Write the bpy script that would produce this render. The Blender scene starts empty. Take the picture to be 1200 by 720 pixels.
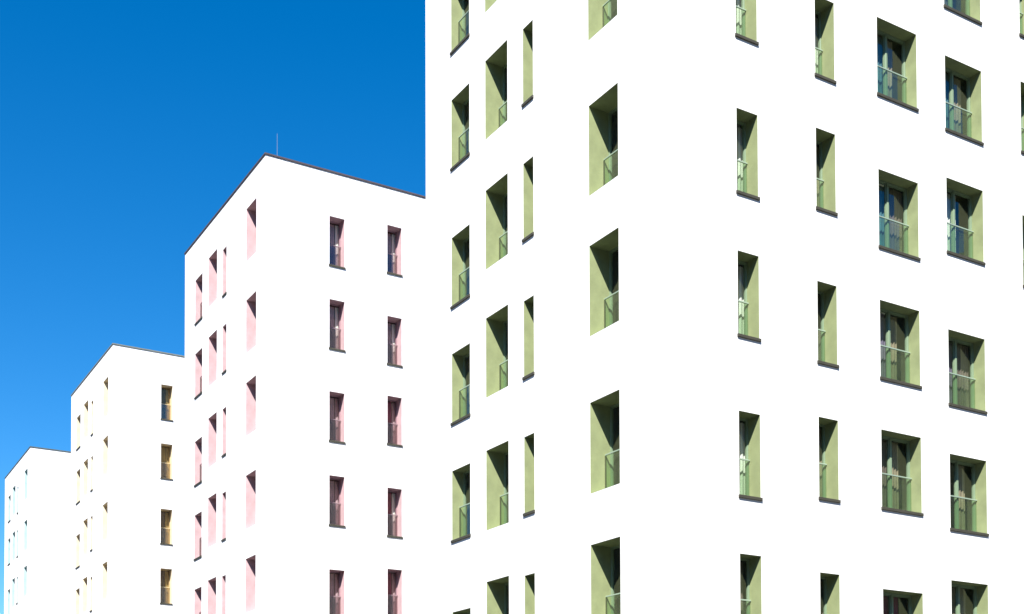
import bpy, bmesh, math, random
from mathutils import Vector, Matrix
random.seed(7)
scene = bpy.context.scene
col = scene.collection

# ------------------------------------------------------------------ camera
EYE = 1.65
cam_d = bpy.data.cameras.new('camera'); cam = bpy.data.objects.new('camera', cam_d); col.objects.link(cam)
PITCH, ROLL = 0.025824, -0.0032338
cp, sp = math.cos(PITCH), math.sin(PITCH); cr, sr = math.cos(ROLL), math.sin(ROLL)
right0, up0, fwd = Vector((1, 0, 0)), Vector((0, -sp, cp)), Vector((0, cp, sp))
rt = right0*cr + up0*sr; up = -right0*sr + up0*cr
cam.matrix_world = Matrix(((rt.x, up.x, -fwd.x, 0), (rt.y, up.y, -fwd.y, 0), (rt.z, up.z, -fwd.z, EYE), (0, 0, 0, 1)))
cam_d.sensor_width = 36; cam_d.lens = 1461.48/1200*36
cam_d.shift_y = (888.34-360)/1200
cam_d.clip_start = 0.1; cam_d.clip_end = 6000
scene.camera = cam

# ------------------------------------------------------------------ sun and sky
ALPHA = 0.54658                                   # direction of the row of buildings
sun_vec = Vector((-0.17, -0.859, 1.0)).normalized()   # towards the sun
elev = math.asin(sun_vec.z)
azim = math.atan2(sun_vec.x, sun_vec.y)           # from +Y, clockwise
sd = bpy.data.lights.new('sun', 'SUN'); sd.energy = 5.0; sd.angle = math.radians(0.5); sd.color = (1.0, 0.955, 0.89)
sun = bpy.data.objects.new('sun', sd); col.objects.link(sun)
sun.rotation_euler = sun_vec.to_track_quat('Z', 'Y').to_euler(); sun.location = (-10, -60, 70)
w = bpy.data.worlds.new('World'); scene.world = w; w.use_nodes = True
nt = w.node_tree; nt.nodes.clear()
sky = nt.nodes.new('ShaderNodeTexSky'); sky.sky_type = 'NISHITA'; sky.sun_disc = False
sky.sun_elevation = elev; sky.sun_rotation = azim
sky.altitude = 0; sky.air_density = 1.0; sky.dust_density = 0.05; sky.ozone_density = 6.0
hs = nt.nodes.new('ShaderNodeHueSaturation'); hs.inputs['Saturation'].default_value = 1.335
bg = nt.nodes.new('ShaderNodeBackground'); bg.inputs['Strength'].default_value = 0.083
wo = nt.nodes.new('ShaderNodeOutputWorld')
nt.links.new(sky.outputs[0], hs.inputs['Color']); nt.links.new(hs.outputs[0], bg.inputs[0]); nt.links.new(bg.outputs[0], wo.inputs[0])
scene.view_settings.view_transform = 'Standard'; scene.view_settings.look = 'None'
scene.view_settings.gamma = 1.0; scene.view_settings.use_curve_mapping = False
scene.view_settings.exposure = 1.15
scene.render.engine = 'CYCLES'
scene.cycles.max_bounces = 10; scene.cycles.transparent_max_bounces = 16; scene.cycles.diffuse_bounces = 5

# ------------------------------------------------------------------ materials
def mat(name, base, rough=0.7, metal=0.0, spec=0.5, var=0.06, scale=3.0, bump=0.0, bscale=60):
    m = bpy.data.materials.new(name); m.use_nodes = True; n = m.node_tree.nodes; L = m.node_tree.links
    b = n['Principled BSDF']; b.inputs['Roughness'].default_value = rough; b.inputs['Metallic'].default_value = metal
    b.inputs['Specular IOR Level'].default_value = spec
    tc = n.new('ShaderNodeTexCoord'); nz = n.new('ShaderNodeTexNoise'); nz.inputs['Scale'].default_value = scale; nz.inputs['Detail'].default_value = 5
    rp = n.new('ShaderNodeValToRGB')
    rp.color_ramp.elements[0].position = .3; rp.color_ramp.elements[1].position = .7
    rp.color_ramp.elements[0].color = [c*(1-var) for c in base]+[1]
    rp.color_ramp.elements[1].color = [min(1, c*(1+var)) for c in base]+[1]
    L.new(tc.outputs['Object'], nz.inputs['Vector']); L.new(nz.outputs['Fac'], rp.inputs['Fac']); L.new(rp.outputs['Color'], b.inputs['Base Color'])
    if bump:
        n2 = n.new('ShaderNodeTexNoise'); n2.inputs['Scale'].default_value = bscale; n2.inputs['Detail'].default_value = 6
        bp = n.new('ShaderNodeBump'); bp.inputs['Strength'].default_value = bump; bp.inputs['Distance'].default_value = .01
        L.new(tc.outputs['Object'], n2.inputs['Vector']); L.new(n2.outputs['Fac'], bp.inputs['Height']); L.new(bp.outputs['Normal'], b.inputs['Normal'])
    return m

def glass_mat(name, tint, haze_col, haze, rough=0.0, coat=(.72, .74, .70)):
    """clear architectural glass: see-through tint, Fresnel mirror and a little surface dust"""
    m = bpy.data.materials.new(name); m.use_nodes = True; n = m.node_tree.nodes; L = m.node_tree.links
    n.remove(n['Principled BSDF']); out = n['Material Output']
    tr = n.new('ShaderNodeBsdfTransparent'); tr.inputs[0].default_value = (*tint, 1)
    gl = n.new('ShaderNodeBsdfGlossy'); gl.inputs['Roughness'].default_value = rough; gl.inputs['Color'].default_value = (*coat, 1)
    df = n.new('ShaderNodeBsdfDiffuse'); df.inputs[0].default_value = (*haze_col, 1)
    # Schlick Fresnel that is the same from both sides of the thin sheet
    ge = n.new('ShaderNodeNewGeometry'); dt = n.new('ShaderNodeVectorMath'); dt.operation = 'DOT_PRODUCT'
    L.new(ge.outputs['Incoming'], dt.inputs[0]); L.new(ge.outputs['Normal'], dt.inputs[1])
    def mth(op, a, b=None):
        q = n.new('ShaderNodeMath'); q.operation = op
        for i, v in enumerate((a, b)):
            if v is None: continue
            if isinstance(v, (int, float)): q.inputs[i].default_value = v
            else: L.new(v, q.inputs[i])
        return q.outputs[0]
    frv = mth('ADD', mth('MULTIPLY', mth('POWER', mth('SUBTRACT', 1.0, mth('ABSOLUTE', dt.outputs['Value'])), 5), 1-.14), .14)
    m1 = n.new('ShaderNodeMixShader'); m1.inputs[0].default_value = haze
    tc = n.new('ShaderNodeTexCoord'); nz = n.new('ShaderNodeTexNoise'); nz.inputs['Scale'].default_value = 2.2
    mu = n.new('ShaderNodeMath'); mu.operation = 'MULTIPLY'; mu.inputs[1].default_value = haze*2
    L.new(tc.outputs['Object'], nz.inputs['Vector']); L.new(nz.outputs['Fac'], mu.inputs[0]); L.new(mu.outputs[0], m1.inputs[0])
    m2 = n.new('ShaderNodeMixShader')
    L.new(tr.outputs[0], m1.inputs[1]); L.new(df.outputs[0], m1.inputs[2])
    L.new(frv, m2.inputs[0]); L.new(m1.outputs[0], m2.inputs[1]); L.new(gl.outputs[0], m2.inputs[2])
    L.new(m2.outputs[0], out.inputs[0])
    return m

M_wall = mat('white_render', (.82, .815, .80), .9, var=.015, scale=.6, bump=.25, bscale=45)
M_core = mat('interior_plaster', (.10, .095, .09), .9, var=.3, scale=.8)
M_slab = mat('interior_floor', (.12, .11, .10), .9, var=.2, scale=.8)
M_sill = mat('dark_sill_metal', (.048, .045, .030), .7, .0, var=.2, scale=5)
M_roof = mat('roof_membrane', (.16, .16, .155), .9, var=.2)
M_rod = mat('galvanised_steel', (.20, .25, .32), .45, .6, var=.05)
M_pave = mat('dark_asphalt', (.05, .05, .048), .9, var=.25, scale=.35, bump=.3, bscale=30)
CUR = {'mauve': mat('mauve_curtain', (.46, .32, .36), .95, var=.25, bump=.4, bscale=25),
       'white': mat('white_curtain', (.86, .85, .82), .95, var=.05, bump=.4, bscale=25),
       'teal': mat('teal_curtain', (.08, .20, .23), .95, var=.25, bump=.4, bscale=25),
       'beige': mat('beige_curtain', (.30, .25, .17), .95, var=.15, bump=.4, bscale=25),
       'violet': mat('violet_curtain', (.20, .17, .26), .95, var=.2, bump=.4, bscale=25),
       'brown': mat('brown_curtain', (.15, .12, .10), .95, var=.2, bump=.4, bscale=25),
       'red': mat('red_curtain', (.28, .04, .10), .95, var=.2, bump=.4, bscale=25),
       'gold': mat('gold_curtain', (.50, .33, .12), .95, var=.2, bump=.4, bscale=25)}

# ------------------------------------------------------------------ mesh helpers
def add_box(bm, x0, x1, y0, y1, z0, z1, mi=0, bevel=0):
    vs = [bm.verts.new(p) for p in ((x0, y0, z0), (x1, y0, z0), (x1, y1, z0), (x0, y1, z0), (x0, y0, z1), (x1, y0, z1), (x1, y1, z1), (x0, y1, z1))]
    fs = [bm.faces.new([vs[i] for i in f]) for f in ((0, 3, 2, 1), (4, 5, 6, 7), (0, 1, 5, 4), (1, 2, 6, 5), (2, 3, 7, 6), (3, 0, 4, 7))]
    for f in fs: f.material_index = mi
    if bevel:
        es = list({e for f in fs for e in f.edges})
        r = bmesh.ops.bevel(bm, geom=es, offset=bevel, segments=1, affect='EDGES')
        for f in r['faces']: f.material_index = mi
def add_quad(bm, pts, mi=0):
    f = bm.faces.new([bm.verts.new(p) for p in pts]); f.material_index = mi
def mesh(name, bm, mats):
    me = bpy.data.meshes.new(name); bm.to_mesh(me); bm.free()
    for m in (mats if isinstance(mats, (list, tuple)) else [mats]): me.materials.append(m)
    return me
def link(name, me, parent=None, loc=(0, 0, 0), rz=0):
    o = bpy.data.objects.new(name, me); col.objects.link(o); o.parent = parent; o.location = loc; o.rotation_euler = (0, 0, rz)
    return o

# ------------------------------------------------------------------ ground
bm = bmesh.new(); S = 2500
add_quad(bm, [(-S, -S, 0), (S, -S, 0), (S, S, 0), (-S, S, 0)])
g = link('ground', mesh('ground', bm, M_pave)); g['kind'] = 'structure'
# added slope out of view behind the camera: cuts sky fill, darkens glass reflections
M_blocker = mat('blocker_dark_green', (.035, .048, .022), 1.0, var=.5, scale=.12, bump=1.0, bscale=.5)
bm = bmesh.new(); ra = random.Random(3); rows_ = []
NA = 90
for j, (rr, hh) in enumerate(((105, -1), (120, 18), (140, 44), (165, 66), (200, 80), (260, 84), (330, 60), (420, -2))):
    row = []
    for i in range(NA+1):
        a = math.radians(52+256*i/NA); f = min(1, i/10, (NA-i)/10)
        r = rr+ra.uniform(-4, 4); z = hh*f*(1+.10*math.sin(a*5+1)+.06*math.sin(a*13)) + (ra.uniform(-2, 2) if 0 < j < 7 else 0)
        row.append(bm.verts.new((r*math.sin(a)-5, r*math.cos(a)+10, max(z, -2))))
    rows_.append(row)
for r0, r1 in zip(rows_, rows_[1:]):
    for i in range(NA): bm.faces.new((r0[i], r1[i], r1[i+1], r0[i+1])).smooth = True
blocker = link('sky_blocker', mesh('sky_blocker', bm, M_blocker)); blocker['kind'] = 'structure'; blocker['label'] = 'added dark green slope out of view, blocking low sky light'
g['label'] = 'dark asphalt ground round the buildings'

# ------------------------------------------------------------------ facade layout (metres, heights above the eye)
H = 20.9; LEN = 8.905; WID = 16.0; STEP = 20.305
BASE = Vector((2.5288, 23.0421, 0))
HS, HD = 1.66, 1.815          # opening height of the windows with a sill / of the taller ones without
# column: face, t0, t1, height, reveal depth, has sill, has mullion, tops row by row
L1 = dict(f='L', t0=6.69, t1=7.56, h=HS, d=.32, sill=True, mull=False, z=[19.36, 16.54, 13.20, 10.40, 7.59, 4.22, 1.42])
L2 = dict(f='L', t0=4.97, t1=5.94, h=HD, d=.48, sill=False, mull=False, z=[19.62, 16.67, 13.67, 10.73, 7.70, 4.71, 1.7])
L3 = dict(f='L', t0=3.91, t1=4.31, h=HS, d=.34, sill=True, mull=False, z=[19.32, 16.55, 13.58, 10.57, 7.61, 4.61, 1.6])
L4a = dict(f='L', t0=0.85, t1=1.83, h=HD, d=.50, sill=False, mull=False, z=[19.62, 16.82, 13.67, 10.84, 7.69, 4.85, 1.7])
L4b = dict(L4a, z=[19.79, 16.65, 13.82, 10.66, 7.83, 4.70, 1.8])
R1 = dict(f='R', t0=2.26, t1=2.81, h=HS, d=.36, sill=True, mull=False, z=[19.38, 16.55, 13.42, 10.58, 7.41, 4.60, 1.42])
R1x = dict(R1, t0=2.55, t1=3.10)
R2 = dict(f='R', t0=4.41, t1=4.96, h=HS, d=.38, sill=True, mull=False, z=[19.58, 16.40, 13.62, 10.43, 7.62, 4.42, 1.6])
R3 = dict(f='R', t0=6.24, t1=7.47, h=HS, d=.32, sill=True, mull=True, z=[19.33, 16.53, 13.23, 10.41, 7.63, 4.23, 1.42])
R4 = dict(f='R', t0=8.40, t1=9.63, h=HS, d=.32, sill=True, mull=True, z=[19.15, 16.36, 13.60, 10.19, 7.41, 4.60, 1.4])
R5 = dict(f='R', t0=11.03, t1=11.58, h=HS, d=.36, sill=True, mull=False, z=[19.33, 16.55, 13.38, 10.60, 7.42, 4.6, 1.42])

def frame_mesh(w, h, mull, m):
    bm = bmesh.new(); a = .042 if mull else .028; y0, y1 = -.02, .045; hw = w/2
    add_box(bm, -hw, -hw+a, y0, y1, 0, h, bevel=.004); add_box(bm, hw-a, hw, y0, y1, 0, h, bevel=.004)
    add_box(bm, -hw+a+.001, hw-a-.001, y0+.002, y1-.002, 0, a, bevel=.004); add_box(bm, -hw+a+.001, hw-a-.001, y0+.002, y1-.002, h-a, h, bevel=.004)
    if mull: add_box(bm, -.03, .03, y0-.008, y1-.004, a+.001, h-a-.001, bevel=.004)
    # opening sash, a thinner profile set back inside the frame
    spans = [(-hw+a, -.03), (.03, hw-a)] if mull else [(-hw+a, hw-a)]
    for s0, s1 in spans:
        b = .022 if mull else .014; sy0, sy1 = y0+.014, y1-.010; z0, z1 = a+.001, h-a-.001; s0 += .002; s1 -= .002
        add_box(bm, s0, s0+b, sy0, sy1, z0, z1); add_box(bm, s1-b, s1, sy0, sy1, z0, z1)
        add_box(bm, s0+b+.001, s1-b-.001, sy0+.001, sy1-.001, z0, z0+b); add_box(bm, s0+b+.001, s1-b-.001, sy0+.001, sy1-.001, z1-b, z1)
    return mesh('window', bm, m)
def reveal_mesh(w, h, d, m):
    bm = bmesh.new(); hw = w/2; e = d+.05; k = .0015
    P = lambda x, y, z: (x, y, z)
    add_quad(bm, [P(-hw, -k, 0), P(-hw, -k, h), P(-hw, e, h), P(-hw, e, 0)])
    add_quad(bm, [P(hw, -k, 0), P(hw, e, 0), P(hw, e, h), P(hw, -k, h)])
    add_quad(bm, [P(-hw, -k, h), P(hw, -k, h), P(hw, e, h), P(-hw, e, h)])
    add_quad(bm, [P(-hw, -k, 0), P(-hw, e, 0), P(hw, e, 0), P(hw, -k, 0)])
    return mesh('reveal', bm, m)
def pane_mesh(w, h, gm):
    bm = bmesh.new(); hw = w/2-.026
    add_quad(bm, [(-hw, .012, .026), (hw, .012, .026), (hw, .012, h-.026), (-hw, .012, h-.026)])
    return mesh('pane', bm, gm)
def sill_mesh(w, d):
    bm = bmesh.new(); hw = w/2+.03
    add_box(bm, -hw, hw, -.034, -.001, -.056, .004, bevel=.004)           # nose in front of the wall
    add_box(bm, -w/2+.001, w/2-.001, .0, d-.021, -.03, .006)
    return mesh('sill', bm, M_sill)
def railing_mesh(w, rail_m, glass_m, edge_m, posts, h=.83):
    bm = bmesh.new(); hw = w/2-.004
    add_box(bm, -hw, hw, -.012, .016, h-.030, h, 0, bevel=.004)
    add_quad(bm, [(-hw+.012, 0, .03), (hw-.012, 0, .03), (hw-.012, 0, h-.036), (-hw+.012, 0, h-.036)], 1)
    for s in (-1, 1) if posts else ():
        add_box(bm, s*hw-(.014 if s > 0 else 0), s*hw+(.014 if s < 0 else 0), -.014, .014, .02, h-.036, 2)
    return mesh('railing', bm, [rail_m, glass_m, edge_m])
def curtain_mesh(x0, x1, h, key, z0=.03):
    bm = bmesh.new(); n = max(6, int((x1-x0)/.018)); prev = None
    r = random.Random(int(x0*1000)+int(x1*977)+len(key))
    ph = r.random()*6; fr = 55+r.random()*25
    for i in range(n+1):
        x = x0+(x1-x0)*i/n; y = .10+.013*math.sin(x*fr+ph)+.008*math.sin(x*fr*.37+1.3*ph)
        sway = .02*math.sin(x*9+ph)
        c = [bm.verts.new((x, y*.96, h-.06)), bm.verts.new((x+sway*.5, y, h*.5)), bm.verts.new((x+sway, y*1.05, z0+.01*math.sin(x*20)))]
        if prev:
            for k in (0, 1): bm.faces.new([prev[k], c[k], c[k+1], prev[k+1]]).smooth = True
        prev = c
    return mesh('curtain', bm, CUR[key])

def make_building(k, cols_rows, style, label):
    wallm, revm, framem, railm, railglass, edgem, copem, panem = style
    root = bpy.data.objects.new('apartment_building', None); col.objects.link(root)
    u = Vector((-math.sin(ALPHA), math.cos(ALPHA), 0))
    root.location = BASE+u*STEP*k; root.rotation_euler = (0, 0, ALPHA); root.empty_display_size = 2
    root['label'] = label; root['category'] = 'building'; root['group'] = 'white apartment buildings in a row'
    top = H+EYE-.03
    # ---- outer walls, with a hole for every window
    bm = bmesh.new()
    def face(letter, length):
        cs = sorted([c for c, n in cols_rows if c['f'] == letter], key=lambda c: c['t0']); nr = {id(c): n for c, n in cols_rows}
        def q(t0, t1, z0, z1):
            if letter == 'R': add_quad(bm, [(t0, 0, z0), (t1, 0, z0), (t1, 0, z1), (t0, 0, z1)])
            else: add_quad(bm, [(0, t0, z0), (0, t0, z1), (0, t1, z1), (0, t1, z0)])
        t = 0
        for c in cs:
            q(t, c['t0'], 0, top); z = top
            for zt in c['z'][:nr[id(c)]]:
                q(c['t0'], c['t1'], zt+EYE, z); z = zt+EYE-c['h']
            q(c['t0'], c['t1'], 0, z); t = c['t1']
        q(t, length, 0, top)
    face('R', WID); face('L', LEN)
    add_quad(bm, [(WID, 0, 0), (WID, LEN, 0), (WID, LEN, top), (WID, 0, top)])
    add_quad(bm, [(0, LEN, 0), (0, LEN, top), (WID, LEN, top), (WID, LEN, 0)])
    bmesh.ops.remove_doubles(bm, verts=bm.verts, dist=1e-5)
    link('wall', mesh('wall', bm, wallm), root)
    # ---- roof and coping
    bm = bmesh.new(); add_box(bm, .01, WID-.01, .01, LEN-.01, top-.35, top-.25)
    link('roof', mesh('roof', bm, M_roof), root)
    bm = bmesh.new(); o = .03; i = .34; h0, h1 = top-.002, top+.062
    add_box(bm, -o, WID+o, -o, i, h0, h1, bevel=.006); add_box(bm, -o, WID+o, LEN-i, LEN+o, h0, h1, bevel=.006)
    add_box(bm, -o, i, i+.001, LEN-i-.001, h0, h1, bevel=.006); add_box(bm, WID-i, WID+o, i+.001, LEN-i-.001, h0, h1, bevel=.006)
    link('coping', mesh('coping', bm, copem), root)
    # ---- rooms behind the glass: inner walls and floor slabs
    bm = bmesh.new()
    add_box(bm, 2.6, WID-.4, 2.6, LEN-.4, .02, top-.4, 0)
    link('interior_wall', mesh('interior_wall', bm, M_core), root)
    # ---- windows
    for c, n in cols_rows:
        wd = c['t1']-c['t0']; h = c['h']
        fm = frame_mesh(wd, h, c['mull'], framem); rm = reveal_mesh(wd, h, c['d'], revm); pm = pane_mesh(wd, h, panem)
        sm = sill_mesh(wd, c['d']) if c['sill'] else None
        gm = railing_mesh(wd, railm, railglass, edgem, c['f'] == 'L')
        ry = c['d']-.055 if c['f'] == 'R' else (.36 if not c['sill'] else .2)
        tc = (c['t0']+c['t1'])/2
        for r in range(n):
            z = c['z'][r]+EYE-h
            if c['f'] == 'R': loc = (tc, c['d'], z); rz = 0
            else: loc = (c['d'], tc, z); rz = -math.pi/2
            wo_ = link('window', fm, root, loc, rz)
            link('reveal', rm, wo_, (0, -c['d'], 0)); link('pane', pm, wo_)
            if sm: link('sill', sm, wo_, (0, -c['d'], 0))
            if wd > .45: link('railing', gm, wo_, (0, -c['d']+ry, 0))
            for (a, b, key) in curtains(k, c, r, wd):
                link('curtain', curtain_mesh(a, b, h, key), wo_)
            cl = curtains(k, c, r, wd)
            if cl and k == 0: wo_['label'] = 'green framed window with a %s curtain behind the glass' % cl[0][2]
    return root

def curtains(k, c, r, w):
    h = w/2-.06; n = c['name']; rnd = random.Random(k*1000+r*37+sum(map(ord, n)))
    if k == 0:
        if n == 'R1' and r < 5: return [(.17, h+.22, 'white')]
        if n == 'R1': return [(-h, h, 'brown')]
        if n == 'R2': return [(.1, h+.2, 'beige')] if r in (2, 4) else ([(.2, h+.2, 'white')] if r == 1 else [(.05, h+.2, 'brown')])
        if n == 'R3': return {1: [(-.25, .05, 'teal'), (.1, .33, 'beige')], 2: [(-.33, .12, 'teal'), (.2, h, 'brown')], 3: [(-.3, .1, 'violet'), (.18, .4, 'beige')],
                              4: [(-.25, .03, 'brown'), (.15, .36, 'beige')], 5: [(-.2, .3, 'red')]}.get(r, [(-.3, .2, 'teal')])
        if n == 'R4': return {0: [(-.3, .2, 'violet')], 1: [(-.35, .02, 'teal'), (.2, .45, 'beige')], 2: [(-.2, .2, 'white')], 3: [(-.35, .1, 'violet'), (.2, h, 'brown')],
                              4: [(.1, .4, 'beige')], 5: [(-.1, .35, 'beige')]}.get(r, [])
        if n == 'R5': return [(-h, h, 'beige')]
        return [(-h, -.05, 'beige')] if (n == 'L1' and r % 2) else []
    if k == 1:
        if n in ('R1', 'R2'): return [(-h, .1, rnd.choice(['mauve', 'mauve', 'red', 'mauve']))]+([(.12, h+.2, rnd.choice(['white', 'mauve']))])
        return []
    if k == 2 and n in ('R1',): return [(-h, .05, rnd.choice(['gold', 'gold', 'brown'])), (.07, h+.2, 'gold')]
    return []

for n, c in (('L1', L1), ('L2', L2), ('L3', L3), ('L4', L4a), ('L4', L4b), ('R1', R1), ('R1', R1x), ('R2', R2), ('R3', R3), ('R4', R4), ('R5', R5)): c['name'] = n

def style(name, rev, frame, rail, tint, cope, coat=(.72, .74, .70)):
    return (M_wall, mat(name+'_reveal_paint', rev, .75, var=.14, scale=2.6, bump=.25, bscale=40), mat(name+'_frame_paint', frame, .45, var=.04),
            mat(name+'_rail_metal', rail, .4, .3, var=.05), glass_mat(name+'_guard_glass', tint, [c*.6 for c in tint], .04), mat(name+'_rail_edge', [c*.35 for c in rev], .5, .2),
            mat(name+'_coping_metal', cope, .5, .3, var=.1),
            glass_mat(name+'_window_glass', (.90, .93, .91), (.12, .14, .13), .02, coat=coat))
S_green = style('green', (.265, .31, .152), (.20, .28, .18), (.35, .45, .36), (.72, .86, .70), (.10, .09, .09))
S_pink = style('pink', (.56, .39, .41), (.30, .19, .22), (.30, .22, .24), (.60, .48, .50), (.10, .08, .085), (.46, .27, .20))
S_gold = style('amber', (.74, .64, .46), (.42, .31, .15), (.60, .50, .30), (.85, .78, .60), (.20, .22, .19), (.55, .36, .20))
S_aqua = style('aqua', (.40, .55, .56), (.30, .38, .38), (.50, .60, .60), (.7, .85, .85), (.11, .14, .13))

b1 = make_building(0, [(L1, 7), (L2, 7), (L3, 7), (L4a, 7), (R1, 7), (R2, 7), (R3, 7), (R4, 7), (R5, 7)], S_green,
                   'nearest and tallest looking white apartment building with green window reveals')
b2 = make_building(1, [(L1, 6), (L2, 6), (L3, 6), (L4b, 6), (R1, 6), (R2, 6), (R3, 6)], S_pink,
                   'white apartment building with pink window reveals, directly behind the green windowed one')
b3 = make_building(2, [(L1, 5), (L2, 5), (L3, 5), (L4a, 5), (R1, 5), (R2, 5)], S_gold,
                   'white apartment building with amber window reveals, between the pink one and the farthest')
b4 = make_building(3, [(L1, 4), (L2, 4), (L3, 4), (L4b, 4), (R1x, 4)], S_aqua,
                   'farthest and smallest looking white apartment building with pale aqua window reveals')

# lightning rod on the roof of the pink building
bm = bmesh.new()
bmesh.ops.create_cone(bm, cap_ends=True, segments=10, radius1=.009, radius2=.006, depth=.8, matrix=Matrix.Translation((0, 0, .4)))
bmesh.ops.create_cone(bm, cap_ends=True, segments=12, radius1=.05, radius2=.03, depth=.06, matrix=Matrix.Translation((0, 0, .03)))
link('lightning_rod', mesh('lightning_rod', bm, M_rod), b2, (.45, .12, H+EYE+.04))
